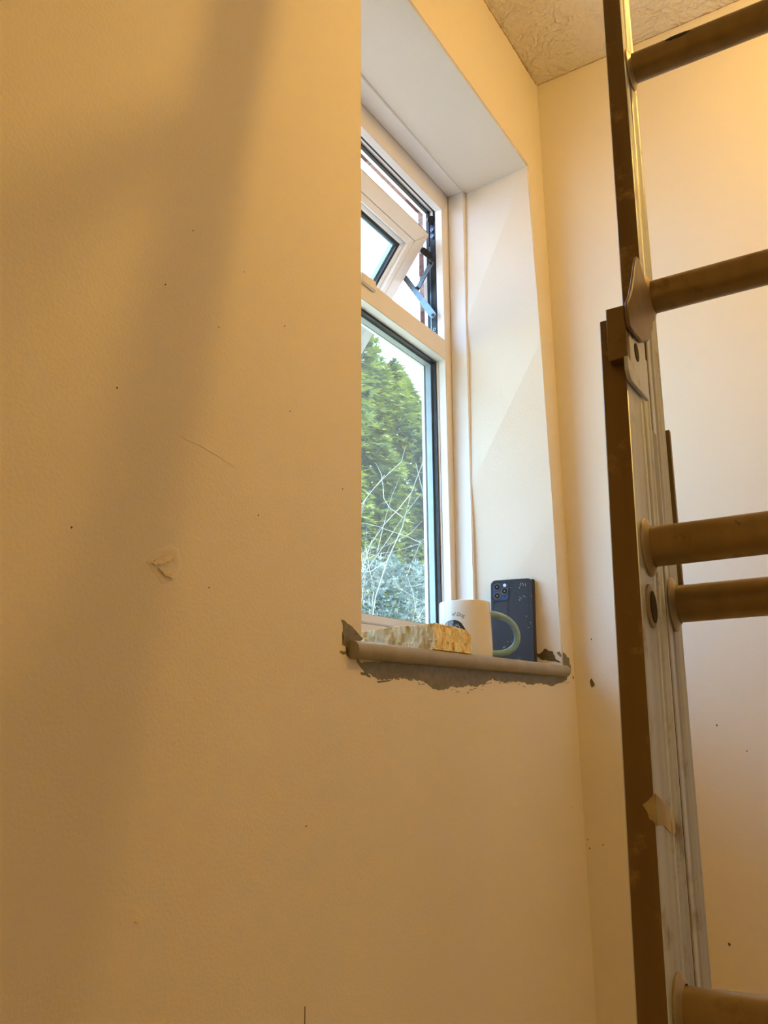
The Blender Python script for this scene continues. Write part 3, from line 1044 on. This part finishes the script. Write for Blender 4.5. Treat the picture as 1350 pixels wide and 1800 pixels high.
def mug_words():
    cu = bpy.data.curves.new('words', 'FONT')
    cu.body = 'ul Dog'
    cu.size = .0072
    cu.shear = .35
    cu.space_character = 1.02
    ob = bpy.data.objects.new('words', cu)
    COL.objects.link(ob)
    bpy.context.view_layer.update()
    me0 = ob.evaluated_get(bpy.context.evaluated_depsgraph_get()).to_mesh()
    bm = bmesh.new()
    bm.from_mesh(me0)
    ob.to_mesh_clear()
    bpy.data.objects.remove(ob)
    u0, v0 = zz([(590, 470)])[0]
    for v in bm.verts:
        x, y = v.co.x, v.co.y
        a = -.10 - 10.0 * x                      # the line of words arches over the picture
        yy = y * 1.15
        v.co = on_mug(u0 + x * .98 + yy * .10, v0 + yy - .10 * x - 6.5 * x * x + .0008, .0004)
    return finish('printed_words', bm, 'ink', mug)


mug_words()

# ------------------------------------------------------------------ phone in its flip case
PH_W, PH_H, PH_T = .0830, .1690, .0150
phone = thing('phone_in_case', 'phone in a dark navy flip case propped against the window reveal', 'phone')
yaw = math.radians(11.0)
lean = math.radians(7.5)
px_ = Vector((math.sin(yaw), -math.cos(yaw), 0))          # across, left to right as seen
pn = Vector((-math.cos(yaw), -math.sin(yaw), 0))          # out of the back, towards the room
pu = (Vector((0, 0, 1)) * math.cos(lean) - pn * math.sin(lean)).normalized()
pn = px_.cross(pu) * -1 if px_.cross(pu).dot(pn) < 0 else px_.cross(pu)
base = Vector((-.1210, .1210, SILL_Z + .0020))            # far bottom corner of the visible back
phone.matrix_world = Matrix(((px_.x, pn.x, pu.x, base.x), (px_.y, pn.y, pu.y, base.y), (px_.z, pn.z, pu.z, base.z), (0, 0, 0, 1)))


def rrect(x0, x1, z0, z1, r, n=6):
    pts = []
    for cx, cz, a in ((x1 - r, z1 - r, 0), (x0 + r, z1 - r, 90), (x0 + r, z0 + r, 180), (x1 - r, z0 + r, 270)):
        for k in range(n + 1):
            t = math.radians(a + 90 * k / n)
            pts.append((cx + r * math.cos(t), cz + r * math.sin(t)))
    return pts


def slab(name, pts, y0, y1, mat, parent, bev=0.0):
    bm = bmesh.new()
    add_prism(bm, [(x, y0, z) for x, z in pts], [(x, y1, z) for x, z in pts])
    return finish(name, bm, mat, parent, bevel=bev, smooth=True)


slab('case_front_cover', rrect(0, PH_W, 0, PH_H, .010), -PH_T, -PH_T + .0035, 'case_edge', phone, .0008)
slab('phone_body', rrect(.0030, PH_W - .0035, .0030, PH_H - .003, .010), -PH_T + .0036, -.0034, 'black', phone, .001)
back = slab('case_back', rrect(0, PH_W, 0, PH_H, .010), -.0033, 0, 'case', phone, .0010)
box('case_seam', (.0330, -.0006, .003), (.0345, .0003, PH_H - .0030), 'case_edge', back)
box('case_seam', (PH_W - .0090, -.0006, .003), (PH_W - .0080, .0003, PH_H - .0030), 'case_edge', back)
bm = bmesh.new()
pts = [(PH_W - .002 + .0055 * math.sin(math.pi * k / 10), -PH_T / 2 + PH_T / 2 * math.cos(math.pi * k / 10)) for k in range(11)]
add_prism(bm, [(x, y, .002) for x, y in pts], [(x, y, PH_H - .002) for x, y in pts])
finish('case_spine', bm, 'case_edge', phone, smooth=True, bevel=.0008)
isl = slab('camera_island', rrect(.0050, .0370, PH_H - .0420, PH_H - .0065, .0085), -.0005, .0016, 'module', phone, .0008)
slab('island_cutout', rrect(.0030, .0390, PH_H - .0440, PH_H - .0045, .0100), -.0005, .0006, 'case_edge', phone)
for cx, cz in ((.0135, PH_H - .0150), (.0135, PH_H - .0330), (.0285, PH_H - .0240)):
    for nm, r, y0, y1, mt in (('lens_ring', .0070, .0010, .0032, 'lens_ring'), ('camera_lens', .0058, .0032, .0036, 'lens'), ('lens_glint', .0016, .0036, .0038, 'lens_ring')):
        slab(nm, [(cx + r * math.cos(2 * math.pi * k / 20), cz + r * math.sin(2 * math.pi * k / 20)) for k in range(20)], y0, y1, mt, isl)
slab('flash', [(.0285 + .0032 * math.cos(2 * math.pi * k / 14), PH_H - .0120 + .0032 * math.sin(2 * math.pi * k / 14)) for k in range(14)], .0010, .0022, 'flash', isl)
slab('microphone', [(.0285 + .0010 * math.cos(2 * math.pi * k / 10), PH_H - .0350 + .0010 * math.sin(2 * math.pi * k / 10)) for k in range(10)], .0010, .0019, 'lens', isl)
rr = random.Random(3)
for cx, cz, n_, sp in ((.060, .156, 9, .005), (.061, .130, 5, .004), (.018, .158, 4, .004), (.028, .036, 3, .004), (.036, .045, 2, .003), (.020, .022, 2, .004), (.053, .006, 5, .008), (.076, .075, 6, .02), (.077, .140, 4, .02)):
    for k in range(n_):
        u, v = cx + rr.gauss(0, sp), cz + rr.gauss(0, sp * .5)
        if not (.003 < u < PH_W - .001 and .002 < v < PH_H - .001):
            continue
        a, l_, w_ = rr.uniform(0, 3.14), rr.uniform(.0006, .0018), rr.uniform(.0003, .0006)
        ca, sa = math.cos(a), math.sin(a)
        slab('paint_fleck', [(u + l_ * ca, v + l_ * sa), (u - w_ * sa, v + w_ * ca), (u - l_ * ca, v - l_ * sa), (u + w_ * sa, v - w_ * ca)], -.0002, .0004, 'fleck', back)

# ------------------------------------------------------------------ garden outside
struct(box('ground', (-14, .35, -.6), (26, 30, -.15), 'soil'), 'garden ground outside the window')


def fronds(n, rng, shape, size, tipfn, droop=0.25):
    """Flat sprays: each a fan of three slim leaflets, all in one mesh with a tip attribute."""
    P = np.empty((n * 9, 3))
    tips = np.empty(n * 9)
    for i in range(n):
        pos, out, k = shape(rng)
        s = size * rng.uniform(.6, 1.35)
        d = Vector((out[0] + rng.uniform(-.5, .5), out[1] + rng.uniform(-.5, .5), rng.uniform(-.35, .55) - droop)).normalized()
        up = Vector((rng.uniform(-.6, .6), rng.uniform(-.6, .6), 1)).normalized()
        sd = d.cross(up).normalized()
        t = tipfn(rng, k)
        for m, ang in enumerate((-.75, 0, .75)):
            a = (d * math.cos(ang) + sd * math.sin(ang)) * s * (1.0 if m == 1 else .72)
            w = sd * math.cos(ang) * s * .16 - d * math.sin(ang) * s * .16
            b = i * 9 + m * 3
            P[b] = pos + w
            P[b + 1] = pos - w
            P[b + 2] = pos + a
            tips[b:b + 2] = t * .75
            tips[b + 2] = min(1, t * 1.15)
    me = bpy.data.meshes.new('foliage')
    f = np.arange(n * 9).reshape(-1, 3)
    me.vertices.add(n * 9)
    me.vertices.foreach_set('co', P.ravel())
    me.loops.add(n * 9)
    me.loops.foreach_set('vertex_index', f.ravel())
    me.polygons.add(n * 3)
    me.polygons.foreach_set('loop_start', np.arange(0, n * 9, 3))
    me.update()
    at = me.attributes.new('tip', 'FLOAT', 'POINT')
    at.data.foreach_set('value', tips)
    me.validate()
    return me


def conifer(x, y, h, r, n, seed, label):
    t = thing('conifer', label, 'tree', (x, y, -.15), 'conifers of the garden hedge')
    rng = random.Random(seed)
    bm = bmesh.new()
    add_tube(bm, [(0, 0, 0), (.03, 0, h * .5), (0, .02, h * .93)], [.09, .06, .012], 8)
    finish('trunk', bm, 'bark', t)

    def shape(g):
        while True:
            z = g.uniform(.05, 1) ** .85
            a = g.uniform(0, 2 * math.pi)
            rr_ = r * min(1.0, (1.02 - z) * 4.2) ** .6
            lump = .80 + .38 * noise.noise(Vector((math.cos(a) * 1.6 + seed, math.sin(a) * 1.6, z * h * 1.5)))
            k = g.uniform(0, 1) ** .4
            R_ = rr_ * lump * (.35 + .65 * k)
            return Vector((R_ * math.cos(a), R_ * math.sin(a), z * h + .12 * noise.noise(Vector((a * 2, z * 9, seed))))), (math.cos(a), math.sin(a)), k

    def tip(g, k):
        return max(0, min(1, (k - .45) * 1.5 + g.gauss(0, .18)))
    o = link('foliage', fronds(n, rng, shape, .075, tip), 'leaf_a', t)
    o['kind'] = 'stuff'
    return t


HEDGE = [(0.6, 3.5, 4.2, .70), (1.5, 3.4, 4.4, .72), (2.4, 3.6, 4.6, .75), (3.25, 3.35, 4.5, .72), (4.05, 3.55, 4.75, .74), (4.75, 3.35, 4.25, .66),
         (5.45, 3.6, 4.15, .72), (6.3, 3.4, 4.2, .72), (7.2, 3.6, 4.4, .74)]
WHICH = ['yellow green conifer at the far left end of the hedge, out of the window view', 'second yellow green conifer from the far left end of the hedge',
         'third yellow green conifer from the far left end of the hedge', 'yellow green conifer just left of the tall one seen through the pane',
         'tall yellow green conifer at the left edge of the fixed window pane', 'yellow green conifer in the middle of the fixed window pane',
         'lower yellow green conifer at the right edge of the fixed window pane', 'yellow green conifer hidden behind the right window jamb',
         'yellow green conifer at the far right end of the hedge']
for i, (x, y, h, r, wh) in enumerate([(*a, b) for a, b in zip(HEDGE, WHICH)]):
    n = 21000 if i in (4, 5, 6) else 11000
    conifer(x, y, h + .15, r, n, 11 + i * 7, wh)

# bare pale twigs and a pale-leaved shrub in front of the hedge
bare = thing('bare_shrub', 'leafless shrub of thin pale twigs in front of the conifer hedge', 'shrub', (2.1, 1.85, -.15))
rt_ = random.Random(21)
bm = bmesh.new()
for k in range(85):
    p = Vector((rt_.uniform(-.75, .75), rt_.uniform(-.25, .25), 0))
    d = Vector((rt_.gauss(0, .16), rt_.gauss(0, .12), 1)).normalized()
    path_, rad_ = [p.copy()], [.0048]
    L_ = rt_.uniform(1.7, 2.75)
    st = 16
    for j in range(st):
        d = (d + Vector((rt_.gauss(0, .17), rt_.gauss(0, .12), rt_.gauss(-.01 - .004 * j, .08)))).normalized()
        p = p + d * L_ / st
        path_.append(p.copy())
        rad_.append(.0030 * (1 - j / st) + .0016)
    add_tube(bm, path_, rad_, 5)
    for j in range(7, st, 2):
        q = path_[j].copy()
        e = Vector((rt_.gauss(0, 1), rt_.gauss(0, .7), rt_.gauss(.2, .5))).normalized()
        tw = [q.copy()]
        for m in range(5):
            e = (e + Vector((rt_.gauss(0, .2), rt_.gauss(0, .2), rt_.gauss(.05, .2)))).normalized()
            q = q + e * .10
            tw.append(q.copy())
        add_tube(bm, tw, [.0020, .0018, .0016, .0014, .0012, .0008], 4)
finish('twigs', bm, 'twig', bare, smooth=True)['kind'] = 'stuff'


def pale_shrub(x, y, rx, rz, zc, n, seed, label):
    t = thing('pale_leaved_shrub', label, 'shrub', (x, y, -.15))
    rng = random.Random(seed)
    bm = bmesh.new()
    for k in range(7):
        add_tube(bm, [(rng.uniform(-.1, .1), rng.uniform(-.1, .1), 0), (rng.uniform(-.25, .25), rng.uniform(-.2, .2), zc * .6), (rng.uniform(-.5, .5) * rx, rng.uniform(-.4, .4) * rx, zc + .1)], [.012, .008, .003], 6)
    finish('stems', bm, 'twig', t)

    def shape(g):
        v = Vector((g.gauss(0, 1), g.gauss(0, 1), g.gauss(0, 1))).normalized() * g.uniform(.3, 1) ** .4
        return Vector((v.x * rx, v.y * rx * .7, zc + v.z * rz)), (v.x, v.y), g.random()
    o = link('foliage', fronds(n, rng, shape, .045, lambda g, k: 1.0 if g.random() < .35 else g.uniform(0, .5), -.1), 'leaf_b', t)
    o['kind'] = 'stuff'


pale_shrub(2.55, 2.0, .62, .40, 1.65, 4200, 5, 'pale leaved shrub outside the window, right of the bare twigs')
pale_shrub(1.75, 2.2, .5, .34, 1.45, 2200, 6, 'pale leaved shrub outside the window, left of the bare twigs')
